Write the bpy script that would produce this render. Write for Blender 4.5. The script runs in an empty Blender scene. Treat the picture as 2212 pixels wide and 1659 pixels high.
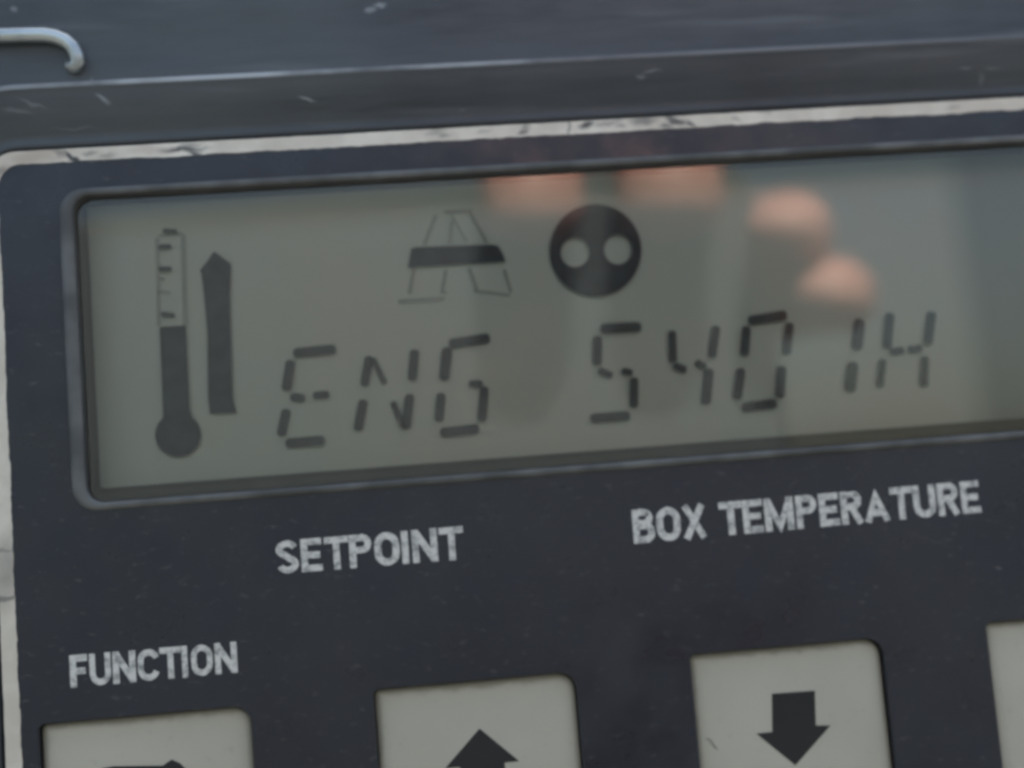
import bpy, bmesh, math, random
from mathutils import Vector, Matrix

random.seed(7)
sc = bpy.context.scene
COL = sc.collection
R_ = math.radians
MM = 0.001

# ------------------------------------------------------------------ camera
W, H, F = 2212.0, 1659.0, 3000.0            # picture size used for tracing, focal length in those pixels
BASE_Z = 1.40                                # height of the panel centre above the ground
DIST = 0.098 / W * F                         # camera to panel centre
yaw, pit, rol = R_(-5.395), R_(-6.391), R_(-4.705)
Ym = Matrix(((math.cos(yaw), 0, math.sin(yaw)), (0, 1, 0), (-math.sin(yaw), 0, math.cos(yaw))))
Xm = Matrix(((1, 0, 0), (0, math.cos(pit), -math.sin(pit)), (0, math.sin(pit), math.cos(pit))))
Zm = Matrix(((math.cos(rol), -math.sin(rol), 0), (math.sin(rol), math.cos(rol), 0), (0, 0, 1)))
RM = Zm @ Xm @ Ym                            # panel (right, down, inward) -> camera (right, down, forward)


def uvw(v):                                  # (right, down, inward) -> (u, v, w) with v up and w outward
    return Vector((v[0], -v[1], -v[2]))


CAM = uvw(-DIST * Vector(RM[2]))             # camera position in panel coordinates


def to_world(p):                             # panel coordinates -> world: the panel stands upright and faces -Y
    return Vector((p[0], -p[2], p[1] + BASE_Z))


def ray(px, py):
    d = RM.transposed() @ Vector(((px - W / 2) / F, (py - H / 2) / F, 1.0))
    return uvw(d)


def P(px, py, w=0.0):                        # pixel -> panel point on the plane at depth w
    d = ray(px, py)
    s = (w - CAM[2]) / d[2]
    return CAM + d * s


cam_d = bpy.data.cameras.new('camera')
cam = bpy.data.objects.new('camera', cam_d)
COL.objects.link(cam)
rgt, dwn, fwd = (uvw(Vector(RM[i])) for i in range(3))
o3 = Vector((0, 0, BASE_Z))
rw, uw, bw = to_world(rgt) - o3, to_world(-dwn) - o3, to_world(-fwd) - o3
cam.matrix_world = Matrix.Translation(to_world(CAM)) @ Matrix((rw, uw, bw)).transposed().to_4x4()
cam_d.sensor_width = 36.0
cam_d.lens = F / W * 36.0
cam_d.clip_start, cam_d.clip_end = 0.004, 500.0
cam_d.dof.use_dof = True
cam_d.dof.focus_distance = DIST - 0.008
cam_d.dof.aperture_fstop = 14.0
sc.camera = cam

# ------------------------------------------------------------------ sky, sun, exposure
SUN_EL, SUN_AZ = R_(60), R_(12)              # the sun stands high behind the panel, so its face is in the shade
world = bpy.data.worlds.new('World')
sc.world = world
world.use_nodes = True
wn = world.node_tree
sky = wn.nodes.new('ShaderNodeTexSky')
sky.sky_type = 'NISHITA'
sky.sun_disc = False
sky.sun_elevation = SUN_EL
sky.sun_rotation = SUN_AZ
sky.dust_density = 4.5
sky.ozone_density = 0.6
bg = wn.nodes['Background']
bg.inputs[1].default_value = 0.09
wn.links.new(sky.outputs[0], bg.inputs[0])
sun_d = bpy.data.lights.new('sun', 'SUN')
sun_d.energy = 5.0
sun_d.angle = R_(0.6)
sun_d.color = (1.0, 0.95, 0.88)
sun = bpy.data.objects.new('sun', sun_d)
COL.objects.link(sun)
sdir = Vector((math.sin(SUN_AZ) * math.cos(SUN_EL), math.cos(SUN_AZ) * math.cos(SUN_EL), math.sin(SUN_EL)))
sun.rotation_euler = (-sdir).to_track_quat('-Z', 'Y').to_euler()
sun.location = (0, 0, 4)
sc.view_settings.view_transform = 'Standard'
sc.view_settings.look = 'None'
sc.view_settings.exposure = 2.22
sc.view_settings.gamma = 1.0
sc.view_settings.use_white_balance = True   # the camera's own white balance, set for open shade
sc.view_settings.white_balance_temperature = 7450
sc.view_settings.white_balance_tint = 4.5
sc.cycles.filter_width = 3.4


# ------------------------------------------------------------------ material helpers
class Mat:
    def __init__(s, name, rough=0.5, spec=0.5):
        s.m = bpy.data.materials.new(name)
        s.m.use_nodes = True
        s.t = s.m.node_tree
        s.b = s.t.nodes['Principled BSDF']
        s.b.inputs['Roughness'].default_value = rough
        s.b.inputs['Specular IOR Level'].default_value = spec
        s.co = s.t.nodes.new('ShaderNodeTexCoord').outputs['Object']
        s._warp = None

    def warped(s, scale=650.0, amp=0.0011):      # coordinates pushed about by noise, for ragged marks
        if s._warp is None:
            nz = s.n('ShaderNodeTexNoise')
            nz.inputs['Scale'].default_value = scale
            nz.inputs['Detail'].default_value = 3.0
            s.l(s.co, nz.inputs['Vector'])
            sb_ = s.n('ShaderNodeVectorMath', operation='SUBTRACT')
            sb_.inputs[1].default_value = (.5, .5, .5)
            s.l(nz.outputs['Color'], sb_.inputs[0])
            ml = s.n('ShaderNodeVectorMath', operation='SCALE')
            ml.inputs['Scale'].default_value = amp
            s.l(sb_.outputs[0], ml.inputs[0])
            ad = s.n('ShaderNodeVectorMath', operation='ADD')
            s.l(s.co, ad.inputs[0])
            s.l(ml.outputs[0], ad.inputs[1])
            s._warp = ad.outputs[0]
        return s._warp

    def n(s, kind, **kw):
        nd = s.t.nodes.new(kind)
        for k, v in kw.items():
            setattr(nd, k, v)
        return nd

    def l(s, a, b):
        s.t.links.new(a, b)

    def mapping(s, loc=(0, 0, 0), rot=0.0, scale=(1, 1, 1), kind='POINT'):
        m = s.n('ShaderNodeMapping', vector_type=kind)
        m.inputs['Location'].default_value = loc
        m.inputs['Rotation'].default_value = (0, 0, rot)
        m.inputs['Scale'].default_value = scale
        s.l(s.co, m.inputs['Vector'])
        return m.outputs[0]

    def noise(s, scale, detail=3.0, rough=0.55, stretch=None, rot=0.0, loc=(0, 0, 0)):
        nd = s.n('ShaderNodeTexNoise')
        nd.inputs['Scale'].default_value = scale
        nd.inputs['Detail'].default_value = detail
        nd.inputs['Roughness'].default_value = rough
        s.l(s.mapping(loc, rot, stretch or (1, 1, 1)), nd.inputs['Vector'])
        return nd.outputs['Fac']

    def ramp(s, v, a, b, lo=0.0, hi=1.0):
        r = s.n('ShaderNodeMapRange', interpolation_type='SMOOTHSTEP')
        r.inputs[1].default_value, r.inputs[2].default_value = a, b
        r.inputs[3].default_value, r.inputs[4].default_value = lo, hi
        s.l(v, r.inputs[0])
        return r.outputs[0]

    def math(s, op, a, b):
        m = s.n('ShaderNodeMath', operation=op, use_clamp=True)
        for i, x in enumerate((a, b)):
            if isinstance(x, (int, float)):
                m.inputs[i].default_value = x
            else:
                s.l(x, m.inputs[i])
        return m.outputs[0]

    def mix(s, fac, a, b):
        m = s.n('ShaderNodeMix', data_type='RGBA')
        if isinstance(fac, (int, float)):
            m.inputs[0].default_value = fac
        else:
            s.l(fac, m.inputs[0])
        for i, x in ((6, a), (7, b)):
            if isinstance(x, tuple):
                m.inputs[i].default_value = (*x, 1)
            else:
                s.l(x, m.inputs[i])
        return m.outputs[2]

    def spot(s, c, r, rot=0.0, edge=0.75):      # soft mark of wear or painted light with its own place and shape
        mp = s.n('ShaderNodeMapping', vector_type='TEXTURE')
        mp.inputs['Location'].default_value = (c[0], c[1], c[2] if len(c) > 2 else 0)
        mp.inputs['Rotation'].default_value = (0, 0, rot)
        mp.inputs['Scale'].default_value = (r[0], r[1], 1.0)
        s.l(s.warped(), mp.inputs['Vector'])
        sx = s.n('ShaderNodeSeparateXYZ')
        s.l(mp.outputs[0], sx.inputs[0])
        cx = s.n('ShaderNodeCombineXYZ')
        s.l(sx.outputs[0], cx.inputs[0])
        s.l(sx.outputs[1], cx.inputs[1])
        ln = s.n('ShaderNodeVectorMath', operation='LENGTH')
        s.l(cx.outputs[0], ln.inputs[0])
        return s.ramp(ln.outputs['Value'], 1.0 - edge, 1.0 + edge, 1.0, 0.0)

    def marks(s, lst):
        out = None
        for c, r, rot, a in lst:
            v = s.math('MULTIPLY', s.spot(c, r, rot), a)
            out = v if out is None else s.math('MAXIMUM', out, v)
        return out

    def color(s, c):
        if isinstance(c, tuple):
            s.b.inputs['Base Color'].default_value = (*c, 1)
        else:
            s.l(c, s.b.inputs['Base Color'])

    def bump(s, h, strength=0.3, dist=0.0002):
        b = s.n('ShaderNodeBump')
        b.inputs['Strength'].default_value = strength
        b.inputs['Distance'].default_value = dist
        s.l(h, b.inputs['Height'])
        s.l(b.outputs[0], s.b.inputs['Normal'])


def px_marks(lst, w=0.0):                    # (x, y, half length px, half width px, angle deg in picture, amount)
    out = []
    for x, y, a, b, ang, am in lst:
        out.append((P(x, y, w), (a * 0.0443 * MM, b * 0.0443 * MM), R_(ang - 4.7), am))
    return out


# ------------------------------------------------------------------ mesh helpers
root = bpy.data.objects.new('temperature_controller', None)
COL.objects.link(root)
root.empty_display_size = 0.02
root.location = (0, 0, BASE_Z)
root.rotation_euler = (math.pi / 2, 0, 0)    # local x = right, y = up, z = out of the panel
root['label'] = 'dark blue grey temperature controller with grey display and pale square buttons'
root['category'] = 'controller'


def put(name, me, mat, parent=root, label=None):
    o = bpy.data.objects.new(name, me)
    COL.objects.link(o)
    me.name = name
    for m in (mat if isinstance(mat, (list, tuple)) else [mat]):
        me.materials.append(m.m if isinstance(m, Mat) else m)
    o.parent = parent
    if label:
        o['label'] = label
    return o


def bake(curve):
    tmp = bpy.data.objects.new('tmp', curve)
    COL.objects.link(tmp)
    dg = bpy.context.evaluated_depsgraph_get()
    me = bpy.data.meshes.new_from_object(tmp.evaluated_get(dg))
    bpy.data.objects.remove(tmp)
    me.materials.clear()
    return me


def plate(polys, z0, z1, bevel=0.0, res=2):
    """A flat sheet with the given outline(s); inner outlines become holes."""
    cu = bpy.data.curves.new('plate', 'CURVE')
    cu.dimensions = '2D'
    cu.fill_mode = 'BOTH'
    for pl in polys:
        sp = cu.splines.new('POLY')
        sp.points.add(len(pl) - 1)
        for q, p in zip(sp.points, pl):
            q.co = (p[0], p[1], 0, 1)
        sp.use_cyclic_u = True
    h = (z1 - z0) / 2
    cu.extrude = max(h - bevel, 0)
    cu.bevel_depth = bevel
    cu.bevel_resolution = res
    cu.offset = -bevel
    me = bake(cu)
    me.transform(Matrix.Translation((0, 0, (z0 + z1) / 2)))
    bpy.data.curves.remove(cu)
    return me


def rrect(x0, y0, x1, y1, r, n=8):
    """Rounded rectangle, counter-clockwise; r = radius or (bl, br, tr, tl)."""
    if not isinstance(r, (tuple, list)):
        r = (r,) * 4
    out = []
    for (cx, cy, a0), rr in zip(((x0, y0, 180), (x1, y0, 270), (x1, y1, 0), (x0, y1, 90)), r):
        sx = 1 if cx == x0 else -1
        sy = 1 if cy == y0 else -1
        for k in range(n + 1):
            a = R_(a0 + 90 * k / n)
            out.append((cx + sx * rr + rr * math.cos(a), cy + sy * rr + rr * math.sin(a)))
    return out


def loft(loops, close=True, smooth=True):
    """Skin between closed loops (lists of 3D points of the same length)."""
    n = len(loops[0])
    vs, fs = [], []
    for lp in loops:
        vs += [tuple(p) for p in lp]
    for k in range(len(loops) - 1):
        for i in range(n):
            j = (i + 1) % n
            fs.append((k * n + i, k * n + j, (k + 1) * n + j, (k + 1) * n + i))
    me = bpy.data.meshes.new('loft')
    me.from_pydata(vs, [], fs)
    if smooth:
        for p in me.polygons:
            p.use_smooth = True
    me.update()
    return me


def lift(poly, z):
    return [(p[0], p[1], z) for p in poly]


def stroke(a, b, w, n=4):
    """Outline of a straight stroke with rounded, slightly pointed ends."""
    ax, ay = a
    bx, by = b
    L = math.hypot(bx - ax, by - ay)
    dx, dy = (bx - ax) / L, (by - ay) / L
    nx, ny = -dy, dx
    h = w / 2
    pts = []
    for (ox, oy, s) in ((bx, by, 1), (ax, ay, -1)):
        for k in range(n + 1):
            t = math.pi * (k / n - 0.5)
            c, q = math.cos(t), math.sin(t)
            pts.append((ox + s * dx * c * h * 0.7 - s * nx * -q * h - s * dx * h * 0.5,
                        oy + s * dy * c * h * 0.7 - s * ny * -q * h - s * dy * h * 0.5))
    return pts


# ------------------------------------------------------------------ main dimensions (panel coordinates)
def avg_u(pts, w=0.0):
    return sum(P(*p, w)[0] for p in pts) / len(pts)


def avg_v(pts, w=0.0):
    return sum(P(*p, w)[1] for p in pts) / len(pts)


B_OUT_T = avg_v([(100, 325), (1100, 268), (2212, 205)])
B_IN_T = avg_v([(100, 352), (1100, 297), (2212, 237)])
B_IN_L = avg_u([(1.6, 553), (24, 1078), (45.4, 1638)])
B_OUT_L = B_IN_L - 1.5 * MM
FACE_R = P(2760, 700)[0]
FACE_B = P(1100, 2120)[1]
LEDGE_W = 0.9 * MM
LEDGE_V = avg_v([(190, 178), (1100, 134), (2212, 80)], LEDGE_W)
RIM = LEDGE_V - B_OUT_T                       # from the border's outer edge to the ledge
WIN_L = avg_u([(161, 450), (173, 770), (186, 1085)])
WIN_T = avg_v([(280, 422), (1100, 371), (1823, 324)])
WIN_B = avg_v([(297, 1077), (1100, 1015), (2212, 933)])
WIN_R = P(2500, 700)[0]
LCD_W = -5.5 * MM
LCD_L = avg_u([(189, 444), (203, 750), (217, 1057)], LCD_W)
LCD_T = avg_v([(189, 444), (1100, 392), (2212, 329)], LCD_W)
LCD_B = avg_v([(217, 1057), (1493, 956), (2212, 896)], LCD_W)
LCD_R = WIN_R - (LCD_L - WIN_L)

# ------------------------------------------------------------------ materials
M_house = Mat('housing_plastic', 0.42, 0.5)
big = M_house.noise(28, 3, 0.6, (1, 0.45, 1), R_(8))
fine = M_house.noise(900, 4, 0.6, (0.25, 1, 1))
c = M_house.mix(M_house.ramp(big, 0.35, 0.68), (0.031, 0.037, 0.047), (0.054, 0.065, 0.075))
HM = px_marks([(217, 202, 14, 4, -25, .8), (659, 201, 16, 3, -12, .9), (25, 8, 8, 5, -30, .6), (800, 12, 12, 5, 10, .7),
               (820, 2, 12, 4, 0, .9), (1415, 143, 16, 3, 12, .5), (1392, 155, 12, 4, 0, .45), (1000, 222, 9, 3, 10, .4),
               (2098, 133, 12, 3, 8, .35), (2162, 135, 20, 2, 8, .35), (60, 215, 26, 3, -18, .35), (30, 228, 30, 3, -12, .3),
               (192, 167, 2, 8, 15, .7), (2140, 158, 5, 12, 25, .25), (150, 262, 40, 2, 4, .2), (1010, 258, 30, 2, 4, .3)], 0.002)
stk = M_house.noise(150, 5, 0.7, (0.10, 1, 1), R_(-1))
c = M_house.mix(M_house.ramp(stk, 0.36, 0.70, 0, 0.55), c, (0.082, 0.090, 0.100))
c = M_house.mix(M_house.ramp(stk, 0.44, 0.30, 0, 0.6), c, (0.020, 0.023, 0.029))
scr = M_house.ramp(M_house.noise(420, 2, 0.5, (0.09, 1, 1), R_(-6)), 0.60, 0.74, 0, 0.16)
c = M_house.mix(M_house.math('MAXIMUM', M_house.marks(HM), scr), c, (0.24, 0.265, 0.29))
M_house.color(c)
M_house.l(M_house.ramp(fine, 0.3, 0.7, 0.34, 0.56), M_house.b.inputs['Roughness'])
M_house.bump(M_house.noise(260, 4, 0.6, (0.35, 1, 1)), 0.35, 0.00012)

M_edge = Mat('worn_edge_highlight', 0.4, 0.5)  # ledge highlight painted into the worn edge's colour, fading to the right
sxe = M_edge.n('ShaderNodeSeparateXYZ')
M_edge.l(M_edge.co, sxe.inputs[0])
M_edge.color(M_edge.mix(M_edge.math('MULTIPLY', M_edge.ramp(M_edge.noise(75, 4, 0.65, (0.6, 1, 1)), 0.36, 0.60), M_edge.ramp(sxe.outputs[0], -0.015, 0.025, 1.0, 0.15)), (0.10, 0.112, 0.13), (0.38, 0.42, 0.46)))

M_face = Mat('faceplate_film', 0.38, 0.5)
fb = M_face.noise(35, 4, 0.6)
c = M_face.mix(M_face.ramp(fb, 0.35, 0.7), (0.011, 0.015, 0.026), (0.020, 0.023, 0.033))
dust = M_face.ramp(M_face.noise(1500, 3, 0.6, (0.5, 1, 1), R_(25)), 0.58, 0.78, 0, 0.30)
FM = px_marks([(1345, 1395, 46, 75, 15, .06), (1130, 975 + 50, 30, 3, -12, .25), (2158, 1226, 8, 3, -10, .5),  # first patch paints the hand's faint reflection, the rest are scuffs
               (1480, 1400, 20, 3, -10, .12), (150, 640, 20, 2, 10, .2), (2010, 1165, 50, 2, -15, .12)])
c = M_face.mix(M_face.math('MAXIMUM', M_face.marks(FM), dust), c, (0.16, 0.15, 0.15))
M_face.color(c)
M_face.l(M_face.ramp(M_face.noise(180, 4, 0.6), 0.3, 0.75, 0.26, 0.54), M_face.b.inputs['Roughness'])
M_face.bump(M_face.noise(700, 3, 0.6), 0.25, 0.00006)

M_line = Mat('worn_white_print', 0.5, 0.4)
lc = M_line.mix(M_line.ramp(M_line.noise(140, 4, 0.6), 0.35, 0.7), (0.58, 0.535, 0.465), (0.75, 0.71, 0.63))
LM = px_marks([(395, 322, 40, 4, 3, .9), (420, 328, 14, 3, -5, .9), (405, 315, 26, 3, 8, .5), (150, 340, 16, 3, -42, 1.0), (162, 348, 12, 3, -20, 1.),
               (130, 332, 18, 5, -15, .5), (195, 332, 14, 4, 10, .5), (232, 338, 14, 4, 10, .4), (1130, 281, 14, 4, 20, .8), (1136, 272, 8, 8, 0, .5), (1265, 270, 16, 5, 8, .95),
               (1228, 276, 3, 14, 5, .6), (1310, 268, 30, 5, 12, .45), (1390, 262, 26, 6, 8, .6), (1462, 262, 18, 5, -12, .9), (1450, 254, 22, 4, -15, .8),
               (1490, 268, 14, 4, -20, .8), (1440, 270, 14, 3, 10, .7), (960, 292, 14, 3, 8, .5), (940, 286, 20, 4, 8, .35), (1045, 284, 14, 3, 5, .3),
               (1650, 240, 14, 5, -8, .4), (5, 1190, 40, 3, 0, .6), (15, 1230, 30, 46, 0, .45), (10, 1292, 40, 5, 5, .7), (2060, 230, 14, 4, 8, .25),
               (5, 370, 12, 5, 40, .5), (1590, 258, 10, 3, 0, .4), (1340, 274, 10, 3, 10, .5)])
br = M_line.ramp(M_line.noise(420, 4, 0.65), 0.62, 0.70, 0, 0.6)
patch = M_line.ramp(M_line.noise(55, 2, 0.5, loc=(0.3, 0, 0)), 0.60, 0.68)
mk = M_line.math('MAXIMUM', M_line.marks([(c0, (r0[0] * 1.05, r0[1] * 1.35), a0, m0) for c0, r0, a0, m0 in LM]), M_line.math('MULTIPLY', br, patch))
lc = M_line.mix(M_line.marks(px_marks([(70, 338, 60, 16, 6, .55), (10, 372, 22, 26, 30, .55), (330, 325, 50, 9, 4, .3)])), lc, (0.40, 0.31, 0.25))
M_line.color(M_line.mix(mk, lc, (0.055, 0.058, 0.062)))

M_text = Mat('worn_letter_print', 0.5, 0.4)
M_text.color(M_text.mix(M_text.ramp(M_text.noise(1300, 4, 0.7), 0.42, 0.68), (0.64, 0.64, 0.62), (0.24, 0.25, 0.255)))

M_lip = Mat('window_rim_plastic', 0.55, 0.35)
M_lip.color(M_lip.mix(M_lip.ramp(M_lip.noise(120, 3, 0.6), 0.35, 0.7), (0.070, 0.075, 0.078), (0.15, 0.158, 0.162)))
M_wall = Mat('window_gasket_rubber', 0.5, 0.35)
M_wall.color(M_wall.mix(M_wall.ramp(M_wall.noise(150, 3, 0.6), 0.35, 0.7), (0.07, 0.07, 0.071), (0.10, 0.10, 0.10)))

M_lcd = Mat('display_reflector', 0.55, 0.3)
tone = M_lcd.mix(M_lcd.ramp(M_lcd.noise(38, 3, 0.6, (1, 0.7, 1)), 0.35, 0.68), (0.50, 0.56, 0.51), (0.55, 0.56, 0.495))
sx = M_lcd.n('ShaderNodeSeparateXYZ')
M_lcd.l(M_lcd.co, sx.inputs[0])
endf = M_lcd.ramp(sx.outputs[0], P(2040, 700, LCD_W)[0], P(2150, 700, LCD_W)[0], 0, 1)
M_lcd.color(M_lcd.mix(endf, tone, (0.28, 0.315, 0.29)))   # right end darkened in the colour, in place of a dimmer reflection


def seg_mat(name, col, alpha):
    m = Mat(name, 0.5, 0.2)
    m.color(m.mix(m.ramp(m.noise(420, 2, 0.5), 0.3, 0.75), tuple(x * 0.85 for x in col), tuple(x * 1.25 for x in col)))
    m.b.inputs['Alpha'].default_value = alpha
    return m


M_dig = seg_mat('display_segment_digit', (0.085, 0.095, 0.095), 0.80)
M_seg = seg_mat('display_segment_dark', (0.050, 0.060, 0.068), 0.95)
M_mid = seg_mat('display_segment_mid', (0.095, 0.10, 0.10), 0.62)
M_faint = seg_mat('display_segment_faint', (0.12, 0.125, 0.11), 0.17)

M_pad = Mat('button_pad_plastic', 0.5, 0.4)
pc = M_pad.mix(M_pad.ramp(M_pad.noise(60, 3, 0.6), 0.3, 0.7), (0.435, 0.42, 0.36), (0.48, 0.465, 0.40))
PM = px_marks([(1538, 1602, 7, 3, -10, .7), (1548, 1612, 10, 3, -50, .7), (1540, 1608, 3, 6, 0, .4)])
PAD_SHADE = px_marks([(310, 1551, 250, 10, 4.7, .55), (1030, 1476, 235, 11, 4.7, .6), (1700, 1401, 225, 10, 4.7, .55), (2330, 1330, 225, 10, 4.7, .55),
               (95, 1640, 8, 90, 2, .35), (818, 1600, 8, 110, 2, .4), (1502, 1550, 8, 130, 2, .35), (2142, 1500, 8, 150, 2, .4), (700, 1540, 60, 40, 0, .15)])
pc = M_pad.mix(M_pad.marks(PAD_SHADE), pc, (0.19, 0.175, 0.145))  # shade of the openings painted along button tops and left sides
pc = M_pad.mix(M_pad.ramp(M_pad.noise(900, 4, 0.7), 0.60, 0.75, 0, 0.35), pc, (0.24, 0.23, 0.20))
M_pad.color(M_pad.mix(M_pad.marks(PM), pc, (0.08, 0.08, 0.07)))
M_arrow = Mat('button_arrow_print', 0.6, 0.2)
M_arrow.color(M_arrow.mix(M_arrow.noise(200, 2), (0.024, 0.025, 0.027), (0.034, 0.035, 0.036)))
M_wire = Mat('dull_steel_wire', 0.36, 0.5)
M_wire.b.inputs['Metallic'].default_value = 0.85
M_wire.color(M_wire.mix(M_wire.ramp(M_wire.noise(300, 3, 0.6), 0.35, 0.7), (0.52, 0.57, 0.59), (0.34, 0.38, 0.41)))

# clear plastic pane: sees through and mirrors by Fresnel
M_glass = bpy.data.materials.new('clear_window_plastic')
M_glass.use_nodes = True
gt = M_glass.node_tree
gt.nodes.remove(gt.nodes['Principled BSDF'])
fr = gt.nodes.new('ShaderNodeFresnel')
fr.inputs['IOR'].default_value = 1.66         # both faces of the pane together
gl = gt.nodes.new('ShaderNodeBsdfGlossy')
gl.inputs['Roughness'].default_value = 0.03
tr = gt.nodes.new('ShaderNodeBsdfTransparent')
tr.inputs[0].default_value = (0.94, 0.95, 0.94, 1)
mx = gt.nodes.new('ShaderNodeMixShader')
gt.links.new(fr.outputs[0], mx.inputs[0])
gt.links.new(tr.outputs[0], mx.inputs[1])
gt.links.new(gl.outputs[0], mx.inputs[2])
gt.links.new(mx.outputs[0], gt.nodes['Material Output'].inputs[0])

# ------------------------------------------------------------------ ground far below (gives the light from underneath)
M_ground = Mat('asphalt_yard', 0.9, 0.2)
M_ground.color(M_ground.mix(M_ground.ramp(M_ground.noise(1.5, 6, 0.6), 0.3, 0.7), (0.034, 0.036, 0.038), (0.046, 0.048, 0.050)))
gm = bpy.data.meshes.new('ground')
gm.from_pydata([(120 * math.cos(2 * math.pi * k / 48), 120 * math.sin(2 * math.pi * k / 48), 0) for k in range(48)], [], [tuple(range(48))])
ground = bpy.data.objects.new('ground', gm)
COL.objects.link(ground)
gm.materials.append(M_ground.m)
ground['kind'] = 'structure'

# ------------------------------------------------------------------ housing with its raised frame
face_out = (B_OUT_L, FACE_B, FACE_R, B_OUT_T)


def ring(off, z, r0=3.4 * MM, n=10):
    x0, y0, x1, y1 = face_out
    return lift(rrect(x0 - off, y0 - off, x1 + off, y1 + off, r0 + off, n), z)


prof = [(0.15 * MM, -1.2 * MM), (0.35 * MM, -0.35 * MM), (0.8 * MM, -0.55 * MM), (1.6 * MM, -0.45 * MM), (2.4 * MM, 0.1 * MM),
        (RIM - 0.9 * MM, LEDGE_W - 0.30 * MM), (RIM - 0.22 * MM, LEDGE_W - 0.12 * MM), (RIM - 0.05 * MM, LEDGE_W - 0.04 * MM),
        (RIM + 0.25 * MM, LEDGE_W - 0.10 * MM), (RIM + 0.6 * MM, LEDGE_W - 0.16 * MM), (RIM + 5 * MM, LEDGE_W - 0.05 * MM), (RIM + 14 * MM, LEDGE_W + 0.1 * MM),
        (RIM + 28 * MM, LEDGE_W), (RIM + 31 * MM, LEDGE_W - 1 * MM), (RIM + 32 * MM, LEDGE_W - 4 * MM), (RIM + 32 * MM, -45 * MM)]
loops = [ring(o, z) for o, z in prof]
me = loft(loops)
n = len(loops[0])
bmh = bmesh.new()
bmh.from_mesh(me)
bmh.verts.ensure_lookup_table()
bmh.faces.new([bmh.verts[(len(loops) - 1) * n + i] for i in range(n)])
bmh.to_mesh(me)
bmh.free()
house = put('housing', me, [M_house, M_edge])
for p in me.polygons:
    if p.index // n in (6, 7):
        p.material_index = 1

# ------------------------------------------------------------------ faceplate, border line
S = 19.3 * MM                                # button size
BT = [((82, 1566), (541, 1524)), ((806, 1492), (1243, 1449)), ((1490, 1417), (1906, 1374)), ((2130, 1346), None)]
pads = []
PADW = -0.85 * MM
for tl, trr in BT:
    a = P(*tl)
    b = P(*trr) if trr else a + Vector((S, 0, 0))
    x0, x1 = (a[0], b[0]) if trr else (a[0], a[0] + S)
    yt = (a[1] + b[1]) / 2
    pads.append((x0, yt - S, x1, yt))
r_hole = (0.9 * MM, 1.6 * MM, 1.7 * MM, 0.6 * MM)
holes = [rrect(*p, r_hole) for p in pads]
win_front = rrect(WIN_L, WIN_B, WIN_R, WIN_T, 1.6 * MM)
outer = rrect(*face_out, 3.4 * MM)
face = put('faceplate', plate([outer, win_front] + holes, -1.0 * MM, 0.0, 0.12 * MM), M_face)


def densify(poly, step):
    out = []
    for i in range(len(poly)):
        a, b = poly[i], poly[(i + 1) % len(poly)]
        L = math.hypot(b[0] - a[0], b[1] - a[1])
        k = max(1, int(L / step))
        for q in range(k):
            t = q / k
            out.append((a[0] + (b[0] - a[0]) * t, a[1] + (b[1] - a[1]) * t))
    return out


def rough_edge(poly, amp):
    pts, v = densify(poly, 0.35 * MM), 0.0
    out = []
    cx = sum(p[0] for p in pts) / len(pts)
    cy = sum(p[1] for p in pts) / len(pts)
    for p in pts:
        v = v * 0.72 + random.gauss(0, amp)
        d = Vector((p[0] - cx, p[1] - cy)).normalized()
        q = Vector((0, 1 if d[1] > 0 else -1)) if abs(p[1] - B_OUT_T) < 1.6 * MM else Vector((1 if d[0] > 0 else -1, 0))
        out.append((p[0] + q[0] * v, p[1] + q[1] * v))
    return out


bo = rrect(B_OUT_L + 0.12 * MM, FACE_B + 0.12 * MM, FACE_R - 0.12 * MM, B_OUT_T - 0.1 * MM, 3.2 * MM)
LW = B_OUT_T - B_IN_T
bi = rrect(B_IN_L, FACE_B + LW, FACE_R - LW, B_IN_T, 2.2 * MM)
put('border_line', plate([rough_edge(bo, 0.009 * MM), rough_edge(bi, 0.03 * MM)], 0.004 * MM, 0.05 * MM), M_line,
    label='worn white line printed around the edge of the faceplate')

# ------------------------------------------------------------------ display window
lipw = 0.75 * MM


def wring(off, z, r=1.6 * MM):
    return lift(rrect(WIN_L - (off * 1.75 if off > 0 else off), WIN_B - off, WIN_R + off, WIN_T + off, r + off, 8), z)


put('window_rim', loft([wring(0.0, -0.3 * MM), wring(0.02 * MM, 0.25 * MM), wring(0.12 * MM, 0.42 * MM), wring(0.4 * MM, 0.45 * MM),
                        wring(0.62 * MM, 0.36 * MM), wring(lipw, 0.01 * MM)]), M_lip,
    label='raised grey plastic rim around the display window')
lcd_out = rrect(LCD_L, LCD_B, LCD_R, LCD_T, 0.35 * MM)
put('window_gasket', loft([wring(-0.01 * MM, -0.3 * MM), wring(-0.05 * MM, -1.2 * MM), wring(-0.25 * MM, -1.3 * MM),
                           [(a[0] * .4 + b[0] * .6, a[1] * .4 + b[1] * .6, LCD_W * .75) for a, b in zip(win_front, lcd_out)],
                           lift(lcd_out, LCD_W - 0.2 * MM)], smooth=False), M_wall)
pane = put('window_pane', plate([rrect(WIN_L + 0.1 * MM, WIN_B + 0.1 * MM, WIN_R - 0.1 * MM, WIN_T - 0.1 * MM, 1.5 * MM)], -0.95 * MM, -0.95 * MM), M_glass,
           label='clear pane over the grey display mirroring pink fingertips')
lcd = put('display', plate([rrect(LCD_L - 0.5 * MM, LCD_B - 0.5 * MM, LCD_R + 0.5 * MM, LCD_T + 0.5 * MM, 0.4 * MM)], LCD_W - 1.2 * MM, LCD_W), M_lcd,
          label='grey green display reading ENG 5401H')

SW0, SW1 = LCD_W + 0.45 * MM, LCD_W + 0.50 * MM    # the liquid crystal layer floats above its reflector


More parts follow.
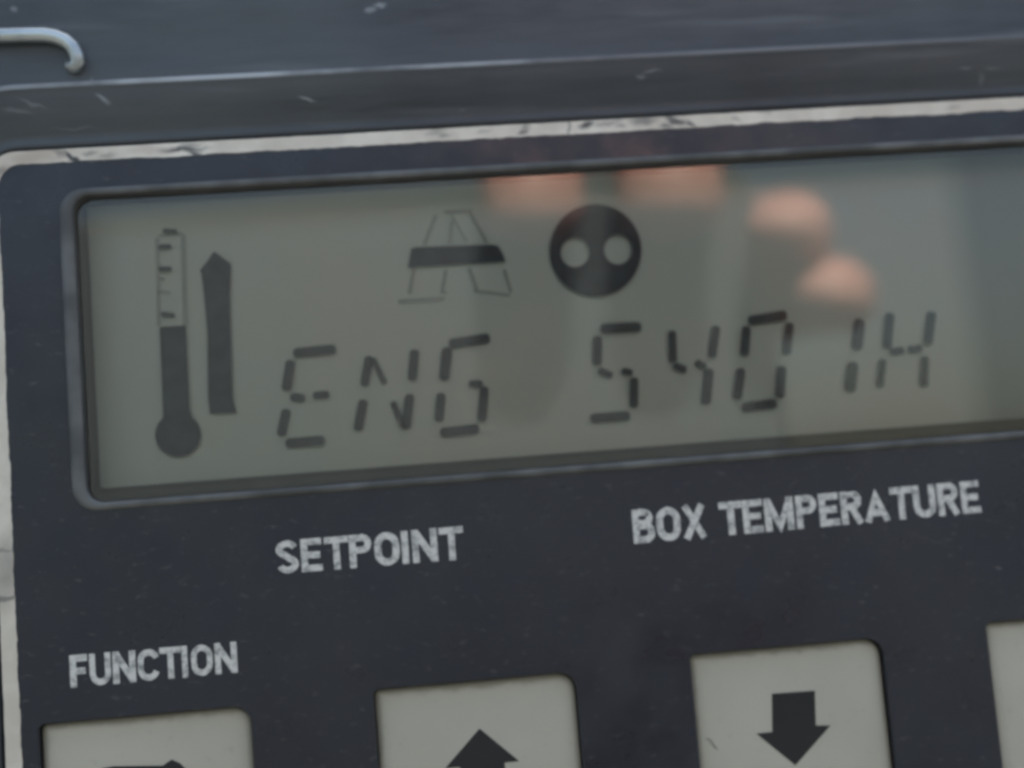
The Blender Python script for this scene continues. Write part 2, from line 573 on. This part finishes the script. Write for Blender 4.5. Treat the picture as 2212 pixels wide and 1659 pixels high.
def L2(x, y):
    p = P(x, y, SW1)
    return (p[0], p[1])


PXM = 0.0443 * MM * 1.04


def seg(x1, y1, x2, y2, w, kind=0, name='segment', label=None):
    m = (M_dig, M_mid, M_faint)[kind]
    put(name, plate([stroke(L2(x1, y1), L2(x2, y2), w * PXM * (1.12 if kind < 2 else 1.0))], SW0, SW1), m, lcd, label)


CH = {
    'E': [(635, 763, 724, 754, 19, 0), (628, 779, 618, 843, 19, 0), (628, 857, 658, 861, 17, 0), (677, 855, 710, 852, 15, 0), (619, 885, 607, 941, 18, 0), (618, 958, 700, 952, 19, 0)],
    'N': [(798, 770, 787, 833, 17, 0), (896, 756, 890, 822, 18, 0), (785, 864, 773, 929, 18, 0), (885, 852, 877, 926, 18, 0), (805, 774, 831, 829, 11, 1), (848, 868, 874, 926, 13, 1)],
    'G': [(971, 743, 1057, 730, 19, 0), (966, 752, 959, 821, 20, 0), (1014, 829, 1042, 830, 15, 0), (1046, 836, 1041, 910, 18, 0), (953, 850, 948, 910, 18, 0), (952, 935, 1034, 926, 19, 0)],
    '5': [(1298, 710, 1384, 706, 20, 0), (1291, 727, 1290, 789, 18, 0), (1293, 800, 1322, 812, 15, 1), (1344, 801, 1366, 806, 14, 0), (1370, 816, 1369, 880, 17, 0), (1277, 904, 1360, 898, 19, 0)],
    '4': [(1452, 715, 1454, 782, 16, 0), (1456, 789, 1482, 800, 15, 0), (1547, 705, 1538, 772, 17, 0), (1503, 783, 1524, 792, 14, 1), (1532, 797, 1525, 873, 19, 0)],
    '0': [(1618, 693, 1699, 680, 20, 0), (1613, 706, 1608, 768, 18, 0), (1707, 698, 1699, 765, 17, 0), (1601, 796, 1592, 863, 19, 1), (1689, 792, 1685, 859, 19, 0), (1603, 881, 1677, 871, 20, 1)],
    '1': [(1858, 690, 1851, 754, 23, 1), (1843, 783, 1836, 845, 23, 1)],
    'H': [(1923, 677, 1917, 751, 18, 0), (2013, 674, 2005, 744, 18, 0), (1924, 760, 1953, 757, 15, 0), (1963, 756, 1992, 752, 15, 0), (1908, 776, 1901, 835, 15, 1), (1999, 770, 1996, 835, 16, 1)],
}
for ch, segs in CH.items():
    for s in segs:
        seg(*s)


def lpoly(name, pts, kind=0, label=None, holes=()):
    put(name, plate([[L2(*p) for p in q] for q in [pts, *holes]], SW0, SW1), (M_seg, M_mid, M_faint)[kind], lcd, label)


def circ(cx, cy, r, n=40, ry=None):
    return [(cx + r * math.cos(2 * math.pi * k / n), cy + (ry or r) * math.sin(2 * math.pi * k / n)) for k in range(n)]


def Z7(x, y):                                 # tracing picture of the thermometer
    return (276.5 + .35 * x, 442.4 + .35 * y)


bulb = [Z7(308 + 140 * math.cos(R_(a)), 1420 + 138 * math.sin(R_(a))) for a in range(-52, 233, 8)]
lpoly('thermometer_icon', [Z7(215, 1265), Z7(195, 760), Z7(205, 752), Z7(348, 745), Z7(356, 755), Z7(378, 1255)] + bulb, 0,
      'dark thermometer symbol on the display, filled half way')
arrow = [Z7(*p) for p in [(530, 287), (575, 320), (632, 362), (636, 400), (628, 560), (634, 800), (640, 1000), (648, 1200), (668, 1286), (505, 1290), (494, 1180), (490, 800), (470, 560), (456, 430), (444, 404), (490, 345)]]
lpoly('arrow_icon', arrow, 0, 'tall dark arrow pointing up beside the thermometer symbol')
for a, b, w, k in (((215, 160), (302, 166), 9, 0), ((190, 258), (264, 258), 10, 0), ((190, 395), (268, 398), 10, 0), ((185, 540), (262, 540), 8, 2),
                   ((205, 672), (285, 683), 9, 0), ((200, 455), (225, 460), 8, 2)):
    seg(*Z7(*a), *Z7(*b), w, k, 'tick_mark')
for a, b, w in (((180, 200), (190, 745), 8), ((340, 180), (352, 745), 11), ((185, 190), (335, 175), 6)):
    seg(*Z7(*a), *Z7(*b), w, 2, 'tube_outline')


def Z4(x, y):
    return (774 + .5 * x, 332 + .5 * y)


lpoly('bar_icon', [Z4(*p) for p in [(228, 412), (245, 404), (580, 393), (604, 398), (622, 428), (636, 466), (560, 470), (215, 491)]], 0, 'dark slanted bar symbol above the letter G')
for pts, w in (([(335, 265), (285, 392)], 8), ([(480, 250), (555, 385)], 8), ([(405, 290), (395, 390)], 7), ([(372, 252), (490, 246)], 9), ([(400, 262), (468, 380)], 5),
               ([(240, 496), (222, 605)], 9), ([(378, 500), (362, 600)], 9), ([(175, 638), (372, 626)], 9), ([(478, 492), (512, 588)], 9),
               ([(500, 592), (655, 612)], 7), ([(630, 500), (660, 600)], 8), ([(355, 600), (385, 600)], 5)):
    seg(*Z4(*pts[0]), *Z4(*pts[1]), w, 2, 'icon_outline')
lpoly('round_icon', circ(1286.5, 541, 99, 56, 100), 0, 'round dark symbol with two pale holes', [circ(1242, 545, 31, 28, 32), circ(1335, 539, 30, 28, 32)])

# ------------------------------------------------------------------ lettering
def arc(cx, cy, rx, ry, a0, a1, n=10):
    return [(cx + rx * math.cos(R_(a0 + (a1 - a0) * k / n)), cy + ry * math.sin(R_(a0 + (a1 - a0) * k / n))) for k in range(n + 1)]


T_ = 0.205                                    # stroke width, cap height 1
Q = T_ / 2


def glyph(c):
    """(advance width, list of centre lines)"""
    o = lambda w: [arc(w / 2, 1 - w / 2, w / 2 - Q, w / 2 - Q, 180, 0) + arc(w / 2, w / 2, w / 2 - Q, w / 2 - Q, 0, -180) + [(Q, 1 - w / 2)]]
    if c == 'I': return .24, [[(Q, 0), (Q, 1)]]
    if c == 'T': return .72, [[(0, 1 - Q), (.72, 1 - Q)], [(.36, 0), (.36, 1 - T_ * .9)]]
    if c == 'E': return .62, [[(.62, 1 - Q), (Q, 1 - Q), (Q, Q), (.62, Q)], [(T_ * .9, .5), (.56, .5)]]
    if c == 'F': return .58, [[(.58, 1 - Q), (Q, 1 - Q), (Q, 0)], [(T_ * .9, .50), (.52, .50)]]
    if c == 'O': return .74, o(.74)
    if c == 'U': return .72, [[(Q, 1)] + arc(.36, .36, .36 - Q, .36 - Q, 180, 360) + [(.72 - Q, 1)]]
    if c == 'N': return .76, [[(Q, 0), (Q, 1)], [(.76 - Q, 0), (.76 - Q, 1)], [(Q * 1.1, .93), (.76 - Q * 1.1, .07)]]
    if c == 'M': return .92, [[(Q, 0), (Q, 1)], [(.92 - Q, 0), (.92 - Q, 1)], [(Q * 1.1, .93), (.46, .14), (.92 - Q * 1.1, .93)]]
    if c == 'A': return .78, [[(Q * .75, 0), (.39, .80), (.78 - Q * .75, 0)], [(.22, .28), (.56, .28)]]
    if c == 'X': return .74, [[(Q * .9, 0), (.74 - Q * .9, 1)], [(Q * .9, 1), (.74 - Q * .9, 0)]]
    if c == 'C': return .68, [arc(.37, .66, .37 - Q, .34 - Q, 12, 180) + arc(.37, .34, .37 - Q, .34 - Q, 180, 348)]
    if c == 'S': return .66, [arc(.33, .725, .33 - Q, .275 - Q, 15, 250, 12) + arc(.33, .275, .33 - Q, .275 - Q, 70, -165, 12)]
    if c in 'PR':
        g = [[(Q, 0), (Q, 1)], [(T_ * .9, 1 - Q), (.40, 1 - Q)] + arc(.40, .715, .27 - Q, .285 - Q, 90, -90) + [(T_ * .9, .43 + Q)]]
        return .68, g + ([[(.36, .48), (.68 - Q * .8, 0)]] if c == 'R' else [])
    if c == 'B':
        return .68, [[(Q, 0), (Q, 1)], [(T_ * .9, 1 - Q), (.38, 1 - Q)] + arc(.38, .745, .27 - Q, .255 - Q, 90, -90) + [(T_ * .9, .49 + Q)],
                     [(T_ * .9, .51), (.40, .51)] + arc(.40, .31, .28 - Q, .31 - Q, 90, -90) + [(T_ * .9, Q)]]


def ribbon(pts, half):
    vs, n = [], len(pts)
    for i in range(n):
        a, b, c_ = Vector(pts[max(i - 1, 0)]), Vector(pts[i]), Vector(pts[min(i + 1, n - 1)])
        d1 = (b - a).normalized() if i else (c_ - b).normalized()
        d2 = (c_ - b).normalized() if i < n - 1 else d1
        m = Vector((-(d1 + d2)[1], (d1 + d2)[0])).normalized()
        k = half / max(0.45, m.dot(Vector((-d1[1], d1[0]))))
        vs += [b + m * k, b - m * k]
    return vs


def lettering(body, bl, brr, tl, trr, label):
    x, strokes = 0.0, []
    for ch in body:
        if ch == ' ':
            x += 0.36
            continue
        w, ls = glyph(ch)
        strokes += [[(x + p[0] + random.gauss(0, .004), p[1] + random.gauss(0, .004)) for p in l_] for l_ in ls]
        x += w + (0.07 if ch != 'T' else 0.02)
    x -= 0.07 if body[-1] != 'T' else 0.02
    a, b, c_, d = P(*bl), P(*brr), P(*tl), P(*trr)
    u0, u1 = (a[0] + c_[0]) / 2, (b[0] + d[0]) / 2
    vs, fs = [], []
    for si, st in enumerate(strokes):
        rb = ribbon(st, Q * random.uniform(.93, 1.07))
        z = (0.02 + 0.003 * (si % 7)) * MM
        k0 = len(vs)
        for q in rb:
            s = q[0] / x
            lo, hi = a[1] * (1 - s) + b[1] * s, c_[1] * (1 - s) + d[1] * s
            vs.append((u0 + (u1 - u0) * s, lo + (hi - lo) * q[1], z))
        for i in range(len(st) - 1):
            fs.append((k0 + 2 * i, k0 + 2 * i + 1, k0 + 2 * i + 3, k0 + 2 * i + 2))
    me = bpy.data.meshes.new('lettering')
    me.from_pydata(vs, [], fs)
    put('lettering', me, M_text, label=label)


lettering('SETPOINT', (597, 1241), (1001, 1208), (596, 1169), (1002, 1136), 'white word SETPOINT printed under the display')
lettering('BOX TEMPERATURE', (1368, 1175), (2117, 1107), (1365, 1102), (2115, 1037), 'white words BOX TEMPERATURE printed under the display')
lettering('FUNCTION', (153, 1486), (513, 1453), (150, 1416), (511, 1386), 'white word FUNCTION printed above the leftmost button')

# ------------------------------------------------------------------ buttons
def Z3(x, y):
    return (1438 + .35 * x, 1078.5 + .35 * y)


down = [Vector(P(*Z3(*p), PADW)) for p in [(655, 1200), (920, 1181), (926, 1396), (1016, 1396), (800, 1642), (560, 1446), (658, 1436)]]
x0, y0, x1, y1 = pads[2]
dn_rel = [(p[0] - x0, p[1] - y1) for p in down]
tip2 = P(719 + .35 * 905, 1078.5 + .35 * 1415, PADW)
rt2 = P(719 + .35 * 1150, 1078.5 + .35 * 1616, PADW)
nk2 = P(719 + .35 * 1060, 1078.5 + .35 * 1627, PADW)
hw = rt2[0] - tip2[0]
sw = nk2[0] - tip2[0]
up = [(tip2[0], tip2[1]), (tip2[0] - hw, rt2[1]), (tip2[0] - sw, rt2[1]), (tip2[0] - sw, rt2[1] - 4.5 * MM), (tip2[0] + sw, rt2[1] - 4.5 * MM), (tip2[0] + sw, rt2[1]), (rt2[0], rt2[1])]
rgt_a = [P(.35 * x, 1078.5 + .35 * y, PADW) for x, y in [(630, 1660), (700, 1648), (1005, 1644), (1035, 1622), (1060, 1606), (1110, 1628), (1330, 1850), (1085, 2090), (1075, 1960), (650, 1985)]]
icons = [[(p[0], p[1]) for p in rgt_a], up, [(x0 + a, y1 + b) for a, b in dn_rel], None]
LB = ['pale square button with an arrow pointing right, under the word FUNCTION', 'pale square button with an arrow pointing up',
      'pale square button with an arrow pointing down', 'pale square button cut off by the right edge of the picture']
for pr, ic, lb in zip(pads, icons, LB):
    x0, y0, x1, y1 = pr
    g = 0.03 * MM
    lps = []
    for off, z in ((-0.1, -2.6), (g / MM, PADW / MM - 0.35), (0.3, PADW / MM - 0.1), (0.7, PADW / MM - 0.02), (1.3, PADW / MM)):
        o_ = off * MM
        lps.append(lift(rrect(x0 + o_, y0 + o_, x1 - o_, y1 - o_, tuple(max(r - o_, 0.2 * MM) for r in r_hole)), z * MM))
    me = loft(lps)
    bmb = bmesh.new()
    bmb.from_mesh(me)
    bmb.verts.ensure_lookup_table()
    nn = len(lps[0])
    bmb.faces.new([bmb.verts[(len(lps) - 1) * nn + i] for i in range(nn)])
    bmb.to_mesh(me)
    bmb.free()
    b = put('button', me, M_pad, label=lb)
    if ic:
        put('arrow_icon', plate([ic], PADW + 0.005 * MM, PADW + 0.04 * MM), M_arrow, b)

# ------------------------------------------------------------------ bent wire at the top left
def tube(pts, rad, n=14):
    loops = []
    for i, p in enumerate(pts):
        a = pts[max(i - 1, 0)]
        b = pts[min(i + 1, len(pts) - 1)]
        t = (b - a).normalized()
        s = t.cross(Vector((0, 0, 1)))
        s = s.normalized() if s.length > 0.05 else t.cross(Vector((0, 1, 0))).normalized()
        q = s.cross(t).normalized()
        r = rad[i] if isinstance(rad, list) else rad
        loops.append([p + s * r * math.cos(2 * math.pi * k / n) + q * r * math.sin(2 * math.pi * k / n) for k in range(n)])
    return loft(loops)


wz = LEDGE_W + 0.75 * MM
wp = [P(x, y, LEDGE_W + z * MM) for x, y, z in [(-420, 100, -1), (-400, 98, .3), (-380, 95, .75), (-250, 86, .75), (-120, 80, .75), (0, 77, .75), (60, 75, .75), (95, 75, .75), (120, 79, .75),
                                                (142, 88, .75), (157, 102, .72), (166, 120, .7), (168, 134, .6), (163, 143, .35), (154, 143, -.3)]]
put('wire_bail', tube(wp, 0.72 * MM), M_wire, label='bent dull steel wire at the top left of the housing')

# ------------------------------------------------------------------ the photographer's hand, mirrored in the pane
def mirror(px, py, w_to, w_pane=-0.95 * MM):
    g = P(px, py, w_pane)
    d = g - CAM
    d = Vector((d[0], d[1], -d[2]))
    s = (w_to - g[2]) / d[2]
    return g + d * s


M_skin = Mat('skin', 0.45, 0.4)
M_skin.color(M_skin.mix(M_skin.ramp(M_skin.noise(160, 3, 0.6), 0.35, 0.7), (0.72, 0.41, 0.37), (0.66, 0.36, 0.32)))
M_skin.b.inputs['Subsurface Weight'].default_value = 0.0
M_skin.bump(M_skin.noise(900, 3, 0.6), 0.2, 0.0003)
hand_root = Vector((0, 0, 0))
hv, he, hr = [], [], []


def hvert(p, r):
    hv.append(tuple(to_world(p)))
    hr.append(r)
    return len(hv) - 1


KN = [(1150, 458, .0108), (1450, 442, .0112), (1694, 498, .0087), (1788, 638, .0084)]
FW = CAM[2] - 0.010
kn = [mirror(x, y, FW) for x, y, r in KN]
VC = Vector((CAM[0], CAM[1], -CAM[2]))       # the camera's own mirror image


def behind(p, dw, off=(0, 0, 0)):
    d = p - VC
    return p + d * (dw / d[2]) + Vector(off)


palm = CAM + Vector((0.056, 0.034, 0.056))
wrist = CAM + Vector((0.070, -0.026, 0.085))
elbow = CAM + Vector((0.15, -0.24, 0.20))
iw = hvert(wrist, .023)
ip = hvert(palm, .019)
ia = hvert(wrist.lerp(elbow, .45), .030)
ib = hvert(elbow, .040)
he += [(iw, ip), (iw, ia), (ia, ib)]
for k, (p, (x, y, r)) in enumerate(zip(kn, KN)):
    if k < 2:                                  # index and middle finger hook over the phone's top edge
        ch = [(p + Vector((0, -0.007, 0.000)), r * .86), (p + Vector((0, 0.001, -0.001)), r), (p + Vector((0.001, 0.010, 0.005)), r),
              (p + Vector((0.003, 0.013, 0.020)), r), (p.lerp(palm, .45) + Vector((0, 0.012, 0.018)), r * 1.12)]
    else:                                      # ring and little finger come round its right end
        ch = [(p + Vector((-0.001, -0.005, 0.001)), r * .84), (p, r), (behind(p, 0.008, (0.003, 0, 0)), r),
              (behind(p, 0.024, (0.0, 0, 0)), r), (behind(p, 0.046, (-0.018, -0.002, 0)), r * 1.1)]
    ids = [hvert(q, rr) for q, rr in ch]
    he += list(zip(ids[:-1], ids[1:])) + [(ids[-1], ip)]
t0 = hvert(palm + Vector((-0.022, -0.020, 0.004)), .0125)
t1 = hvert(palm + Vector((-0.042, -0.022, -0.010)), .0105)
t2 = hvert(palm + Vector((-0.062, -0.014, -0.024)), .0090)
he += [(ip, t0), (t0, t1), (t1, t2)]
me = bpy.data.meshes.new('hand')
me.from_pydata(hv, he, [])
hand = bpy.data.objects.new('hand', me)
COL.objects.link(hand)
me.materials.append(M_skin.m)
sk = hand.modifiers.new('skin', 'SKIN')
sk.use_smooth_shade = True
for i, r in enumerate(hr):
    me.skin_vertices[0].data[i].radius = (r, r)
    me.skin_vertices[0].data[i].use_root = (i == iw)
sb = hand.modifiers.new('subdivision', 'SUBSURF')
sb.levels = sb.render_levels = 2
hand['label'] = 'right hand of the photographer, its pink fingertips mirrored in the display pane'
hand['category'] = 'hand'


# dark sleeve over the forearm
M_sleeve = Mat('dark_sleeve_cloth', 0.9, 0.2)
M_sleeve.color(M_sleeve.mix(M_sleeve.noise(200, 4, 0.6), (0.018, 0.02, 0.026), (0.035, 0.037, 0.045)))
sp = [to_world(wrist.lerp(elbow, t)) for t in (0.02, 0.06, 0.2, 0.4, 0.6, 0.8, 1.0, 1.05)]
slv = tube(sp, [.030, .033, .034, .038, .042, .046, .050, .040], 24)
sleeve = put('sleeve', slv, M_sleeve, hand, label='dark cloth sleeve around the forearm')

# the phone in that hand: its back faces the panel, just behind the lens
M_phone = Mat('phone_back', 0.5, 0.3)
M_phone.color(M_phone.mix(M_phone.noise(80, 3), (0.105, 0.130, 0.155), (0.115, 0.140, 0.165)))
body = plate([rrect(-0.084, -0.010, 0.080, 0.070, 0.010)], 0.002, 0.010, 0.0015)
body.transform(Matrix.Translation(CAM) @ Matrix.Rotation(R_(2.5), 4, 'Z'))
for v in body.vertices:
    v.co = to_world(v.co)
phone = bpy.data.objects.new('phone', body)
COL.objects.link(phone)
body.materials.append(M_phone.m)
phone['label'] = 'grey backed phone gripped in the hand in front of the display'
phone['category'] = 'phone'
